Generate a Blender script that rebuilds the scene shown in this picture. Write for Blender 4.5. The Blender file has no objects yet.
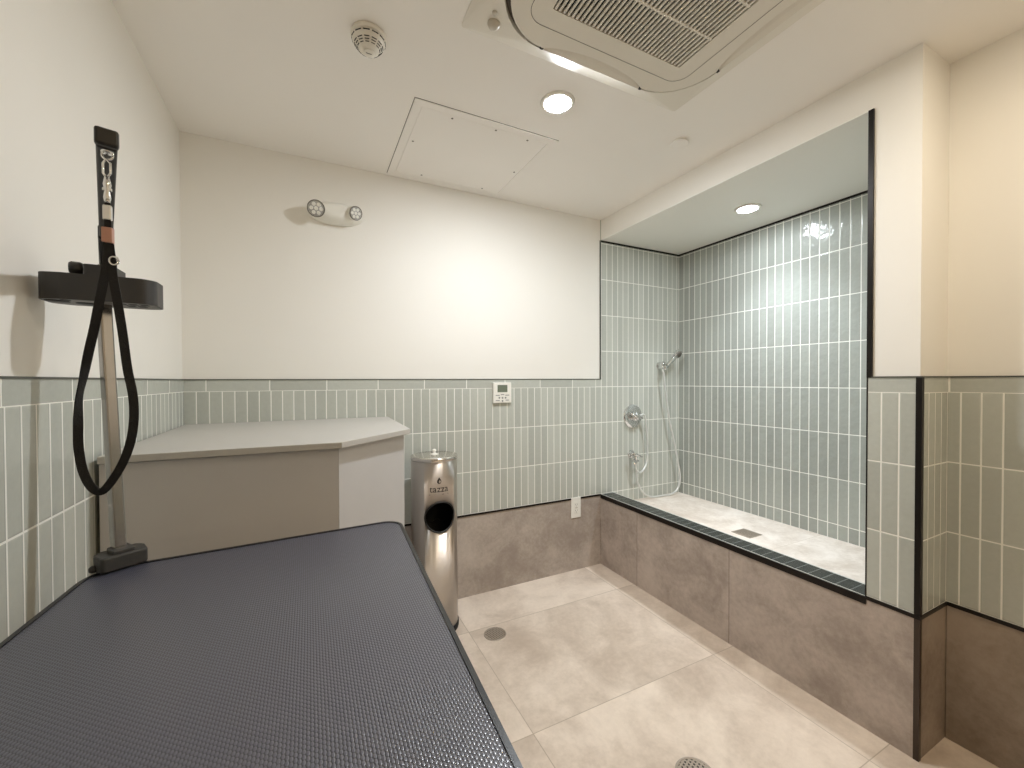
import bpy, bmesh, math, random
from mathutils import Vector, Matrix

random.seed(4)
PI = math.pi
scene = bpy.context.scene
COL = scene.collection

# ------------------------------------------------------------------ room dimensions (metres)
XL, YB, XR, XA, XS = -0.528, 2.408, 1.9165, 2.711, 2.137     # left wall, back wall, curb face, alcove wall, right wall
H, ZN, ZT, ZC, ZF = 2.521, 2.372, 1.357, 0.511, 0.433        # ceiling, alcove ceiling, wainscot top, base panel top, alcove floor
YP, YN, YF = 0.650, 0.804, -1.70                             # pier front, pier back, wall behind the camera
ZTAB = 0.93

# ------------------------------------------------------------------ materials
def s2l(c):
    out = []
    for v in c[:3]:
        v /= 255.0
        out.append(v / 12.92 if v <= 0.04045 else ((v + 0.055) / 1.055) ** 2.4)
    return (*out, 1.0)

class NT:
    def __init__(self, name):
        self.m = bpy.data.materials.new(name)
        self.m.use_nodes = True
        self.nt = self.m.node_tree
        self.bs = self.nt.nodes['Principled BSDF']
    def n(self, t, **kw):
        nd = self.nt.nodes.new(t)
        for k, v in kw.items():
            setattr(nd, k, v)
        return nd
    def l(self, a, b):
        self.nt.links.new(a, b)
    def val(self, sock, v):
        if hasattr(v, 'links'):
            self.l(v, sock)
        else:
            sock.default_value = v
    def math(self, op, a, b=None, c=None):
        nd = self.n('ShaderNodeMath', operation=op)
        self.val(nd.inputs[0], a)
        if b is not None: self.val(nd.inputs[1], b)
        if c is not None: self.val(nd.inputs[2], c)
        return nd.outputs[0]
    def ramp(self, fac, a, b, lo=0.0, hi=1.0):
        nd = self.n('ShaderNodeMapRange', interpolation_type='SMOOTHSTEP')
        self.l(fac, nd.inputs[0])
        nd.inputs[1].default_value = a; nd.inputs[2].default_value = b
        nd.inputs[3].default_value = lo; nd.inputs[4].default_value = hi
        return nd.outputs[0]
    def mix(self, fac, a, b):
        nd = self.n('ShaderNodeMix', data_type='RGBA')
        self.val(nd.inputs[0], fac); self.val(nd.inputs[6], a); self.val(nd.inputs[7], b)
        return nd.outputs[2]
    def xyz(self):
        tc = self.n('ShaderNodeTexCoord')
        sp = self.n('ShaderNodeSeparateXYZ')
        self.l(tc.outputs['Object'], sp.inputs[0])
        return tc.outputs['Object'], sp.outputs
    def noise(self, vec, scale, detail=3.0, rough=0.55, dist=0.0):
        nd = self.n('ShaderNodeTexNoise')
        self.l(vec, nd.inputs['Vector'])
        nd.inputs['Scale'].default_value = scale
        nd.inputs['Detail'].default_value = detail
        nd.inputs['Roughness'].default_value = rough
        nd.inputs['Distortion'].default_value = dist
        return nd.outputs['Fac']
    def bump(self, h, strength, dist):
        nd = self.n('ShaderNodeBump')
        self.l(h, nd.inputs['Height'])
        nd.inputs['Strength'].default_value = strength
        nd.inputs['Distance'].default_value = dist
        self.l(nd.outputs[0], self.bs.inputs['Normal'])
    def set(self, color=None, rough=None, metal=None, spec=None):
        for k, v in (('Base Color', color), ('Roughness', rough), ('Metallic', metal), ('Specular IOR Level', spec)):
            if v is not None: self.val(self.bs.inputs[k], v)

def plain(name, rgb, rough=0.5, metal=0.0, noise=0.0, scale=40.0, spec=None, bump=0.0):
    t = NT(name)
    t.set(s2l(rgb), rough, metal, spec)
    if noise or bump:
        vec, _ = t.xyz()
        f = t.noise(vec, scale)
        if noise:
            a = s2l([min(255, v * (1 + noise)) for v in rgb]); b = s2l([v * (1 - noise) for v in rgb])
            t.set(t.mix(f, a, b))
        if bump:
            t.bump(f, bump, 0.002)
    return t.m

def paint(name, rgb):
    t = NT(name)
    vec, _ = t.xyz()
    f = t.noise(vec, 3.0, 2)
    t.set(t.mix(f, s2l(rgb), s2l([v * 0.985 for v in rgb])), 0.62, spec=0.3)
    t.bump(t.noise(vec, 260.0, 2), 0.06, 0.001)
    return t.m

def tile(name, axis, u0, v0=1.3037, pu=0.0511, pv=0.2618, base=(186, 189, 181), grout=(238, 238, 231), rough=0.2, vaxis=2, wav=1.0, gw=0.0048):
    t = NT(name)
    vec, xyz = t.xyz()
    U = t.math('DIVIDE', t.math('SUBTRACT', xyz[axis], u0), pu)
    V = t.math('DIVIDE', t.math('SUBTRACT', xyz[vaxis], v0), pv)
    fu, fv = t.math('FRACT', U), t.math('FRACT', V)
    du = t.math('MULTIPLY', t.math('MINIMUM', fu, t.math('SUBTRACT', 1.0, fu)), pu)
    dv = t.math('MULTIPLY', t.math('MINIMUM', fv, t.math('SUBTRACT', 1.0, fv)), pv)
    d = t.math('MINIMUM', du, dv)
    body = t.ramp(d, gw / 2 - 0.0005, gw / 2 + 0.0005)
    edge = t.ramp(d, gw / 2 - 0.0005, gw / 2 + 0.003)
    cb = t.n('ShaderNodeCombineXYZ')
    t.l(t.math('FLOOR', U), cb.inputs[0]); t.l(t.math('FLOOR', V), cb.inputs[1])
    cb.inputs[2].default_value = u0 * 7.3 + axis
    wn = t.n('ShaderNodeTexWhiteNoise', noise_dimensions='3D')
    t.l(cb.outputs[0], wn.inputs['Vector'])
    off = t.n('ShaderNodeVectorMath', operation='MULTIPLY_ADD')
    t.l(wn.outputs['Color'], off.inputs[0]); off.inputs[1].default_value = (9, 9, 9); t.l(vec, off.inputs[2])
    n1 = t.noise(off.outputs[0], 16.0, 2.0, 0.5)
    n2 = t.noise(off.outputs[0], 60.0, 3.0, 0.6)
    shade = t.math('ADD', t.math('MULTIPLY', wn.outputs['Value'], 0.55), t.math('MULTIPLY', n2, 0.45))
    c = t.mix(shade, s2l([v * 0.93 for v in base]), s2l([min(255, v * 1.055) for v in base]))
    t.set(t.mix(body, s2l(grout), c), t.ramp(d, gw / 2 - 0.0005, gw / 2 + 0.0005, 0.8, rough))
    tilt = t.math('MULTIPLY', t.math('SUBTRACT', wn.outputs['Value'], 0.5), t.math('MULTIPLY', t.math('SUBTRACT', fu, 0.5), 0.5))
    hgt = t.math('ADD', t.math('MULTIPLY', edge, 0.55), t.math('MULTIPLY', t.math('ADD', t.math('ADD', t.math('MULTIPLY', n1, 1.6), t.math('MULTIPLY', n2, 0.22)), tilt), wav))
    t.bump(hgt, 0.8, 0.0016)
    return t.m

def slab(name, dark, light, joints, rough=0.45, jc=(150, 138, 122), scale=1.0, seed=0.0, jw=0.003, fleck=0.25):
    """cloudy cement-look porcelain; joints = list of (axis, coordinate)"""
    t = NT(name)
    vec, xyz = t.xyz()
    mp = t.n('ShaderNodeMapping'); t.l(vec, mp.inputs[0]); mp.inputs['Location'].default_value = (seed, seed * 0.7, seed * 1.3)
    v = mp.outputs[0]
    # every panel gets its own stretch of the pattern
    acc = None
    for ax, c in joints:
        g = t.math('GREATER_THAN', xyz[ax], c)
        g = t.math('MULTIPLY', g, 3.7 + 1.9 * ax)
        acc = g if acc is None else t.math('ADD', acc, g)
    if acc is not None:
        va = t.n('ShaderNodeVectorMath', operation='ADD'); t.l(v, va.inputs[0]); t.l(acc, va.inputs[1]); v = va.outputs[0]
    a = t.noise(v, 1.7 * scale, 5, 0.55, 1.2)
    b = t.noise(v, 5.0 * scale, 6, 0.65, 0.6)
    c = t.noise(v, 45.0, 4, 0.7)
    f = t.math('ADD', t.math('ADD', t.math('MULTIPLY', a, 0.55), t.math('MULTIPLY', b, 0.45)), t.math('MULTIPLY', t.math('SUBTRACT', c, 0.5), fleck))
    f = t.ramp(f, 0.30, 0.70)
    colr = t.mix(f, s2l(dark), s2l(light))
    if joints:
        m = None
        for ax, q in joints:
            e = t.math('ABSOLUTE', t.math('SUBTRACT', xyz[ax], q))
            m = e if m is None else t.math('MINIMUM', m, e)
        k = t.ramp(m, jw * 0.35, jw * 0.8, 1.0, 0.0)
        colr = t.mix(t.math('MULTIPLY', k, 0.8), colr, s2l(jc))
    t.set(colr, rough, spec=0.35)
    t.bump(t.math('ADD', t.math('MULTIPLY', c, 0.5), b), 0.12, 0.002)
    return t.m

WALLC, CEILC = (238, 235, 228), (246, 243, 238)
M_paint = paint('wall_paint', WALLC)
M_ceil = paint('ceiling_paint', CEILC)
M_alc_ceil = paint('alcove_ceiling_paint', (238, 238, 232))
T_back = tile('tile_back', 0, 2.0743)
T_cap_back = tile('tile_cap_back', 0, 0.612, pu=0.2637, pv=0.30, v0=1.35 - 0.15 + 0.0043)
T_left = tile('tile_left', 1, 1.247, pu=0.0515)
T_cap_left = tile('tile_cap_left', 1, 1.926, pu=0.2637, pv=0.30, v0=1.2043)
T_alc = tile('tile_alcove', 1, 1.995, pu=0.0515, base=(164, 168, 161), wav=2.4, rough=0.16)
T_pier = tile('tile_pier', 1, 0.762, pu=0.0515)
T_cap_pier = tile('tile_cap_pier', 1, 0.8125, pu=0.1625, pv=0.30, v0=1.2043)
T_ret = tile('tile_return', 0, 2.129, pu=0.0515)
T_cap_ret = tile('tile_cap_return', 0, 2.1365, pu=0.2637, pv=0.30, v0=1.2043)
T_right = tile('tile_right', 1, 0.617, pu=0.0515)
T_cap_right = tile('tile_cap_right', 1, 0.6475, pu=0.2637, pv=0.30, v0=1.2043)
T_curb = tile('tile_curb', 1, 1.995, pu=0.0515, pv=0.3, v0=1.80, vaxis=0, base=(46, 49, 47), grout=(112, 117, 112), rough=0.25, gw=0.003)
BD, BL = (154, 142, 132), (200, 189, 179)
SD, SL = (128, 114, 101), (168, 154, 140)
S_back = slab('base_panel_back', BD, BL, [(0, 0.62)], seed=2.0, jc=(120, 105, 94))
S_curb = slab('base_panel_curb', (152, 139, 129), (200, 187, 177), [(1, 2.037), (1, 1.380)], seed=5.0, jc=(112, 98, 87))
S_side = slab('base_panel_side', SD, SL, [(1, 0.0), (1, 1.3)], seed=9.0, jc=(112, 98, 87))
S_floor = slab('floor_tiles', (184, 167, 151), (234, 220, 205), [(0, 0.757), (0, 1.77), (1, 2.065), (1, 1.357), (1, 0.73), (1, 0.07), (1, -0.59)], seed=1.0, jc=(166, 151, 133), rough=0.4, scale=0.75, fleck=0.15)
S_alc = slab('shower_floor_tiles', (206, 192, 178), (246, 237, 228), [(1, 1.357)], seed=3.0, jc=(205, 192, 176), rough=0.4, scale=1.6)
M_grout = plain('grout_bead', (214, 214, 206), 0.7)
M_trim = plain('dark_bronze_trim', (34, 30, 27), 0.35, 0.6)
M_trim_b = plain('brown_trim', (62, 50, 41), 0.4, 0.3)
M_trim_g = plain('grey_trim', (92, 94, 88), 0.4, 0.5)
M_white = plain('white_plastic', (236, 234, 226), 0.35)
M_acw = plain('cassette_plastic', (226, 221, 210), 0.4)
M_acd = plain('cassette_recess', (36, 33, 30), 0.7)
M_acg = plain('cassette_gap', (84, 76, 65), 0.6)
M_sens = plain('sensor_lens', (190, 183, 170), 0.3)
M_dark = plain('black_plastic', (30, 29, 28), 0.42)
M_under = plain('grey_tray_underside', (112, 108, 103), 0.5)
M_tray = plain('charcoal_plastic', (48, 46, 44), 0.48)
M_blk = plain('black_interior', (8, 8, 9), 0.6)
M_chrome = plain('chrome', (225, 226, 226), 0.08, 1.0)
M_hose = plain('hose_steel', (222, 223, 220), 0.3, 0.35)
M_cop = plain('copper_clamp', (182, 136, 118), 0.4, 0.0)
M_web = plain('black_webbing', (22, 21, 21), 0.85, bump=0.8, scale=600)
M_lens = plain('led_lens', (186, 184, 180), 0.25)
M_bezel = plain('bezel', (112, 108, 100), 0.4)
M_scr = plain('lcd', (112, 120, 104), 0.2)
M_ink = plain('print_grey', (142, 143, 140), 0.6)
M_logo = plain('logo_ink', (48, 44, 42), 0.5)
M_lam = plain('grey_laminate', (190, 188, 187), 0.5, noise=0.015, scale=8)
M_top = plain('counter_laminate', (185, 182, 176), 0.45, noise=0.015, scale=60)
M_edge = plain('table_edge', (16, 16, 17), 0.35)
M_frame = plain('frame_black_steel', (40, 40, 42), 0.4, 0.4)
M_rub = plain('rubber', (18, 18, 18), 0.8)
M_drain = plain('drain_metal', (168, 156, 142), 0.45, 0.4)
M_clamp = plain('clamp_cast', (68, 67, 65), 0.5, 0.35, bump=0.3, scale=120)

def steel(name, rgb, rough, axis_scale, aniso=0.0):
    t = NT(name)
    vec, _ = t.xyz()
    mp = t.n('ShaderNodeMapping'); t.l(vec, mp.inputs[0]); mp.inputs['Scale'].default_value = axis_scale
    f = t.noise(mp.outputs[0], 1.0, 3, 0.7)
    t.set(t.mix(f, s2l([v * 0.93 for v in rgb]), s2l(rgb)), t.ramp(f, 0.2, 0.8, rough * 0.85, rough * 1.2), 1.0)
    if aniso:
        tg = t.n('ShaderNodeTangent', direction_type='RADIAL', axis='Z')
        t.l(tg.outputs[0], t.bs.inputs['Tangent'])
        t.bs.inputs['Anisotropic'].default_value = aniso
        t.bs.inputs['Anisotropic Rotation'].default_value = 0.25
    return t.m
M_steel = steel('brushed_steel', (204, 197, 190), 0.34, (30, 30, 900), 0.92)
M_lid = plain('lid_steel', (214, 210, 204), 0.16, 1.0)
M_pole = steel('scuffed_steel', (168, 164, 160), 0.17, (60, 60, 14))

def emitter(name, rgb, strength):
    t = NT(name)
    t.set(s2l((240, 240, 236)), 0.4)
    t.bs.inputs['Emission Color'].default_value = s2l(rgb)
    t.bs.inputs['Emission Strength'].default_value = strength
    return t.m
E_MAIN, E_NEAR, E_ALC, E_REAR_FILL = 228.0, 86.0, 52.0, 66.0
M_glow = emitter('downlight_glow', (245, 250, 255), E_MAIN)
M_glow4 = emitter('near_light_glow', (255, 240, 216), E_NEAR)
M_rear_fill = emitter('rear_fill_glow', (255, 224, 180), E_REAR_FILL)
M_glow2 = emitter('shower_light_glow', (240, 248, 255), E_ALC)

def mat_rubber():
    """black table mat moulded with rows of small domed pips"""
    t = NT('pip_mat')
    vec, xyz = t.xyz()
    px, py = 0.0042, 0.0074
    U = t.math('DIVIDE', xyz[0], px)
    sh = t.math('FRACT', t.math('MULTIPLY', t.math('FLOOR', U), 0.5))
    V = t.math('ADD', t.math('DIVIDE', xyz[1], py), sh)
    a = t.math('SUBTRACT', t.math('FRACT', U), 0.5)
    b = t.math('SUBTRACT', t.math('FRACT', V), 0.5)
    r2 = t.math('ADD', t.math('MULTIPLY', a, a), t.math('MULTIPLY', b, b))
    dome = t.math('SQRT', t.math('MAXIMUM', t.math('SUBTRACT', 0.25, r2), 0.0))
    c = t.mix(t.ramp(dome, 0.0, 0.35), s2l((25, 25, 29)), s2l((84, 85, 99)))  # dips coloured dark as if shaded, pip tops pale like sheen
    t.set(c, 0.28, spec=1.0)
    t.bump(dome, 0.6, 0.0015)
    return t.m
M_mat = mat_rubber()

# ------------------------------------------------------------------ mesh builder
class MB:
    def __init__(self):
        self.bm = bmesh.new()
        self.mats = []
    def mi(self, m):
        if m is None: return 0
        if m not in self.mats: self.mats.append(m)
        return self.mats.index(m)
    def _fin(self, faces, m, smooth=False):
        i = self.mi(m)
        for f in faces:
            f.material_index = i; f.smooth = smooth
    def box(self, x0, x1, y0, y1, z0, z1, m=None, bev=0.0, seg=2):
        vs = [self.bm.verts.new(p) for p in ((x0, y0, z0), (x1, y0, z0), (x1, y1, z0), (x0, y1, z0), (x0, y0, z1), (x1, y0, z1), (x1, y1, z1), (x0, y1, z1))]
        fs = [self.bm.faces.new([vs[i] for i in q]) for q in ((3, 2, 1, 0), (4, 5, 6, 7), (0, 1, 5, 4), (1, 2, 6, 5), (2, 3, 7, 6), (3, 0, 4, 7))]
        if bev > 0:
            es = list({e for f in fs for e in f.edges})
            i = self.mi(m)
            for f in fs: f.material_index = i
            r = bmesh.ops.bevel(self.bm, geom=es, offset=bev, segments=seg, affect='EDGES', profile=0.5)
            fs = list({f for v in r['verts'] for f in v.link_faces} | {f for f in fs if f.is_valid})
        self._fin(fs, m)
        return self
    def prism(self, pts, z0, z1, m=None, bev=0.0, seg=2, smooth=False, mtx=None):
        lo = [self.bm.verts.new((p[0], p[1], z0)) for p in pts]
        hi = [self.bm.verts.new((p[0], p[1], z1)) for p in pts]
        n = len(pts)
        ft, fb = self.bm.faces.new(hi), self.bm.faces.new(lo[::-1])
        sd = [self.bm.faces.new((lo[i], lo[(i + 1) % n], hi[(i + 1) % n], hi[i])) for i in range(n)]
        fs = [ft, fb] + sd
        if bev > 0:
            es = list(ft.edges) + list(fb.edges)
            i = self.mi(m)
            for f in fs: f.material_index = i
            r = bmesh.ops.bevel(self.bm, geom=es, offset=bev, segments=seg, affect='EDGES', profile=0.5)
            fs = list({f for v in r['verts'] for f in v.link_faces} | {f for f in fs if f.is_valid})
        self._fin(fs, m)
        if smooth:
            for f in fs: f.smooth = True
        if mtx is not None:
            vs = {v for f in fs for v in f.verts}
            bmesh.ops.transform(self.bm, matrix=mtx, verts=list(vs))
        return self
    def ring_prism(self, outer, inner, z0, z1, m=None):
        n = len(outer)
        V = [[self.bm.verts.new((p[0], p[1], z)) for p in loop] for loop, z in ((outer, z0), (outer, z1), (inner, z1), (inner, z0))]
        fs = []
        for a in range(4):
            A, B = V[a], V[(a + 1) % 4]
            for i in range(n):
                j = (i + 1) % n
                fs.append(self.bm.faces.new((A[i], A[j], B[j], B[i])))
        self._fin(fs, m)
        return self
    def lathe(self, prof, m=None, seg=40, mtx=None, smooth=True, close=True):
        """profile of (radius, z) turned about z"""
        rings = []
        for r, z in prof:
            if r < 1e-6:
                rings.append([self.bm.verts.new((0, 0, z))])
            else:
                rings.append([self.bm.verts.new((r * math.cos(2 * PI * k / seg), r * math.sin(2 * PI * k / seg), z)) for k in range(seg)])
        fs = []
        for A, B in zip(rings, rings[1:]):
            for k in range(seg):
                j = (k + 1) % seg
                if len(A) == 1 and len(B) == 1: continue
                if len(A) == 1: fs.append(self.bm.faces.new((A[0], B[j], B[k])))
                elif len(B) == 1: fs.append(self.bm.faces.new((A[k], A[j], B[0])))
                else: fs.append(self.bm.faces.new((A[k], A[j], B[j], B[k])))
        if close:
            for R in (rings[0], rings[-1]):
                if len(R) > 2:
                    try: fs.append(self.bm.faces.new(R))
                    except ValueError: pass
        self._fin(fs, m, smooth)
        if mtx is not None:
            bmesh.ops.transform(self.bm, matrix=mtx, verts=[v for R in rings for v in R])
        return self
    def tube(self, pts, r, m=None, seg=10, radii=None):
        pts = [Vector(p) for p in pts]
        n = len(pts)
        up = Vector((0, 0, 1))
        rings, prev = [], None
        for i, p in enumerate(pts):
            t = (pts[min(i + 1, n - 1)] - pts[max(i - 1, 0)]).normalized()
            if prev is None:
                a = up if abs(t.dot(up)) < 0.9 else Vector((1, 0, 0))
                nrm = (a - t * a.dot(t)).normalized()
            else:
                nrm = (prev - t * prev.dot(t)).normalized()
            prev = nrm
            b = t.cross(nrm)
            rr = radii[i] if radii else r
            rings.append([self.bm.verts.new(p + (nrm * math.cos(2 * PI * k / seg) + b * math.sin(2 * PI * k / seg)) * rr) for k in range(seg)])
        fs = []
        for A, B in zip(rings, rings[1:]):
            for k in range(seg):
                j = (k + 1) % seg
                fs.append(self.bm.faces.new((A[k], A[j], B[j], B[k])))
        fs.append(self.bm.faces.new(rings[0][::-1])); fs.append(self.bm.faces.new(rings[-1]))
        self._fin(fs, m, True)
        return self
    def ribbon(self, pts, wdirs, w, t, m=None):
        """flat strap: a w x t rectangle swept along pts, its width along wdirs"""
        pts = [Vector(p) for p in pts]; n = len(pts); rings = []
        for i, p in enumerate(pts):
            tan = (pts[min(i + 1, n - 1)] - pts[max(i - 1, 0)]).normalized()
            wd = Vector(wdirs[i]); wd = (wd - tan * wd.dot(tan)).normalized()
            nn = tan.cross(wd)
            rings.append([self.bm.verts.new(p + wd * a * w / 2 + nn * b * t / 2) for a, b in ((-1, -1), (1, -1), (1, 1), (-1, 1))])
        fs = []
        for A, B in zip(rings, rings[1:]):
            for k in range(4):
                fs.append(self.bm.faces.new((A[k], A[(k + 1) % 4], B[(k + 1) % 4], B[k])))
        fs.append(self.bm.faces.new(rings[0][::-1])); fs.append(self.bm.faces.new(rings[-1]))
        self._fin(fs, m)
        return self
    def bar(self, a, b, w, h, m=None, bev=0.0, up=(0, 0, 1)):
        a, b = Vector(a), Vector(b)
        d = b - a; L = d.length; d.normalize()
        u = Vector(up); u = (u - d * u.dot(d)).normalized(); s = u.cross(d)
        n0 = len(self.bm.verts)
        self.bm.verts.ensure_lookup_table()
        before = set(self.bm.verts)
        self.box(-w / 2, w / 2, -h / 2, h / 2, 0, L, m, bev)
        vs = [v for v in self.bm.verts if v not in before]
        M = Matrix((( s.x, u.x, d.x, a.x), (s.y, u.y, d.y, a.y), (s.z, u.z, d.z, a.z), (0, 0, 0, 1)))
        bmesh.ops.transform(self.bm, matrix=M, verts=vs)
        return self
    def move(self, M):
        bmesh.ops.transform(self.bm, matrix=M, verts=self.bm.verts)
        return self
    def build(self, name, m=None, parent=None, normals=True):
        if normals: bmesh.ops.recalc_face_normals(self.bm, faces=self.bm.faces)
        me = bpy.data.meshes.new(name)
        self.bm.to_mesh(me); self.bm.free()
        if m is not None and not self.mats: self.mats = [m]
        for q in self.mats: me.materials.append(q)
        o = bpy.data.objects.new(name, me)
        COL.objects.link(o)
        if parent is not None:
            o.parent = parent
        return o

def thing(name, label, cat, loc=(0, 0, 0), rz=0.0, group=None):
    o = bpy.data.objects.new(name, None)
    COL.objects.link(o)
    o.empty_display_size = 0.05
    o.location = loc; o.rotation_euler = (0, 0, rz)
    o['label'] = label; o['category'] = cat
    if group: o['group'] = group
    return o
def structure(o):
    o['kind'] = 'structure'
    return o
def tag(o, label, cat, group=None):
    o['label'] = label; o['category'] = cat
    if group: o['group'] = group
    return o

def smoothline(P, sub=6):
    P = [Vector(p) for p in P]; out = []
    for i in range(len(P) - 1):
        p0, p1, p2, p3 = P[max(i - 1, 0)], P[i], P[i + 1], P[min(i + 2, len(P) - 1)]
        for k in range(sub):
            t = k / sub
            out.append(0.5 * ((2 * p1) + (p2 - p0) * t + (2 * p0 - 5 * p1 + 4 * p2 - p3) * t * t + (-p0 + 3 * p1 - 3 * p2 + p3) * t ** 3))
    out.append(P[-1])
    return out
def rrect(x0, x1, y0, y1, r, n=8):
    pts = []
    for cx, cy, a in ((x1 - r, y1 - r, 0), (x0 + r, y1 - r, 90), (x0 + r, y0 + r, 180), (x1 - r, y0 + r, 270)):
        for k in range(n + 1):
            t = math.radians(a + 90 * k / n)
            pts.append((cx + r * math.cos(t), cy + r * math.sin(t)))
    return pts
def rpoly(P, rad, n=8):
    """polygon with rounded corners, one radius per corner"""
    out = []
    N = len(P)
    for i in range(N):
        p = Vector(P[i]).to_2d(); a = Vector(P[i - 1]).to_2d(); b = Vector(P[(i + 1) % N]).to_2d()
        r = rad[i]
        if r <= 0: out.append((p.x, p.y)); continue
        u, v = (a - p).normalized(), (b - p).normalized()
        ang = u.angle(v); d = r / math.tan(ang / 2)
        s, e = p + u * d, p + v * d
        c = p + (u + v).normalized() * (r / math.sin(ang / 2))
        a0 = math.atan2(s.y - c.y, s.x - c.x); a1 = math.atan2(e.y - c.y, e.x - c.x)
        da = (a1 - a0 + PI) % (2 * PI) - PI
        for k in range(n + 1):
            t = a0 + da * k / n
            out.append((c.x + r * math.cos(t), c.y + r * math.sin(t)))
    return out
def frame_mtx(origin, zdir, xhint=(1, 0, 0)):
    z = Vector(zdir).normalized(); x = Vector(xhint); x = (x - z * x.dot(z)).normalized(); y = z.cross(x)
    o = Vector(origin)
    return Matrix(((x.x, y.x, z.x, o.x), (x.y, y.y, z.y, o.y), (x.z, y.z, z.z, o.z), (0, 0, 0, 1)))

# ------------------------------------------------------------------ the room
EPS = 0.006                                     # paint lies this far behind the tile face
ZK = 1.3037                                     # foot of the cap course
def room():
    W = 0.12
    m = MB().box(XL - W, XS + W, YF - W, YB + W, -0.10, 0.0, S_floor)
    structure(m.build('floor'))
    m = MB().box(XL - W, XA + W, YF - W, YB + W, H, H + 0.10, M_ceil)
    structure(m.build('ceiling'))
    # back wall: painted part, cap course, tile, base panels; the tile runs on into the shower alcove
    m = MB()
    m.box(XL - W, XR, YB + EPS, YB + W, ZT, H, M_paint)
    m.box(XL - W, XR - 0.048, YB, YB + W, ZK, ZT, T_cap_back)
    m.box(XR - 0.048, XR, YB, YB + W, ZK, ZT, T_back)
    m.box(XL - W, XR, YB, YB + W, ZC, ZK, T_back)
    m.box(XL - W, XR, YB + 0.002, YB + W, 0.0, ZC, S_back)
    m.box(XR, XA + W, YB, YB + W, ZF - 0.1, H, T_back)
    structure(m.build('wall_back'))
    m = MB()
    m.box(XL - W, XL - EPS, YF, YB + EPS, ZT, H, M_paint)
    m.box(XL - W, XL, YF, YB, ZK, ZT, T_cap_left)
    m.box(XL - W, XL, YF, YB, ZC, ZK, T_left)
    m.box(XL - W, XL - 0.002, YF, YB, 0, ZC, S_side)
    structure(m.build('wall_left'))
    # alcove: long tiled wall, floor, lowered ceiling with its painted header
    m = MB().box(XA, XA + W, YN - 0.15, YB, ZF - 0.1, ZN, T_alc)
    structure(m.build('wall_alcove'))
    m = MB().box(2.033, XA, YN, YB, ZF - 0.10, ZF, S_alc)
    structure(m.build('floor_alcove'))
    m = MB()
    m.box(XR + EPS, XA + W, YP + EPS, YB, ZN + 0.004, H, M_paint)
    m.box(XR + EPS, XA, YN, YB, ZN, ZN + 0.004, M_alc_ceil)
    structure(m.build('wall_header'))
    # tub-height front of the shower with a dark tiled top
    m = MB()
    m.box(XR, 2.033, YN, YB, 0.0, ZC - 0.004, S_curb)
    m.box(XR + 0.004, 2.033, YN, YB, ZC - 0.004, ZC + 0.002, T_curb)
    m.box(2.028, 2.0335, YN, YB, ZC + 0.002, ZC + 0.0035, M_grout)
    m.box(XR + 0.004, XR + 0.0075, YN, YB, ZC + 0.002, ZC + 0.003, M_grout)
    structure(m.build('wall_curb'))
    # pier between the alcove and the right wall
    m = MB()
    m.box(XR + EPS, XA, YP + EPS, YN - 0.004, ZT, ZN + 0.004, M_paint)
    for z0, z1, mf, mr in ((ZK, ZT, T_cap_pier, T_cap_ret), (ZC, ZK, T_pier, T_ret), (0.0, ZC, S_curb, S_side)):
        e = 0.002 if z0 == 0 else 0.0
        m.box(XR, XR + 0.05, YP + 0.012, YN, z0, z1, mf)
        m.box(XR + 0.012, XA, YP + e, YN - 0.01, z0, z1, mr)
    m.box(XR + 0.05, XA, YN - 0.01, YN, ZF, ZN, T_ret)
    structure(m.build('wall_pier'))
    m = MB()
    m.box(XS + EPS, XS + W, YF, YP + EPS + 0.004, ZT, H, M_paint)
    m.box(XS, XS + W, YF, YP, ZK, ZT, T_cap_right)
    m.box(XS, XS + W, YF, YP, ZC, ZK, T_right)
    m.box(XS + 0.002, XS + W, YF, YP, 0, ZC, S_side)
    structure(m.build('wall_right'))
    m = MB()
    m.box(XL - W, XS + W, YF - W, YF - EPS, ZT, H, M_paint)
    m.box(XL - W, XS + W, YF - W, YF, ZK, ZT, T_cap_back)
    m.box(XL - W, XS + W, YF - W, YF, ZC, ZK, T_back)
    m.box(XL - W, XS + W, YF - W, YF + 0.0, 0, ZC, S_side)
    structure(m.build('wall_front'))
    # metal edge strips
    k = [0]
    def trim(m):
        k[0] += 1
        structure(m.build('trim_%d' % k[0]))
    p = 0.003
    m = MB(); m.box(XL, XR, YB - p, YB + 0.01, ZT, ZT + 0.005, M_trim_g); trim(m)
    m = MB(); m.box(XL - 0.01, XL + p, YF, YB - p, ZT, ZT + 0.005, M_trim_g); trim(m)
    m = MB()
    m.box(XR - p, XR + 0.01, YP - p, YN - 0.012, ZT, ZT + 0.005, M_trim_g)
    m.box(XR + 0.01, XS - p, YP - p, YP + 0.01, ZT, ZT + 0.005, M_trim_g)
    m.box(XS - p, XS + 0.01, YF, YP - p, ZT, ZT + 0.005, M_trim_g); trim(m)
    m = MB(); m.box(XL, XR - 0.004, YB - p, YB + 0.01, ZC - 0.006, ZC + 0.006, M_trim); trim(m)
    m = MB(); m.box(XL - 0.01, XL + p, YF, YB - p, ZC - 0.006, ZC + 0.006, M_trim); trim(m)
    m = MB(); m.box(XR - 0.004, XR + 0.004, YN - 0.0, YB, ZC - 0.026, ZC + 0.002, M_trim); trim(m)
    m = MB()
    m.box(XR - p, XR + 0.006, YP - p, YN, ZC - 0.007, ZC + 0.007, M_trim)
    m.box(XR + 0.006, XS - p, YP - p, YP + 0.006, ZC - 0.007, ZC + 0.007, M_trim)
    m.box(XS - p, XS + 0.006, YF, YP - p, ZC - 0.007, ZC + 0.007, M_trim); trim(m)
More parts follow.
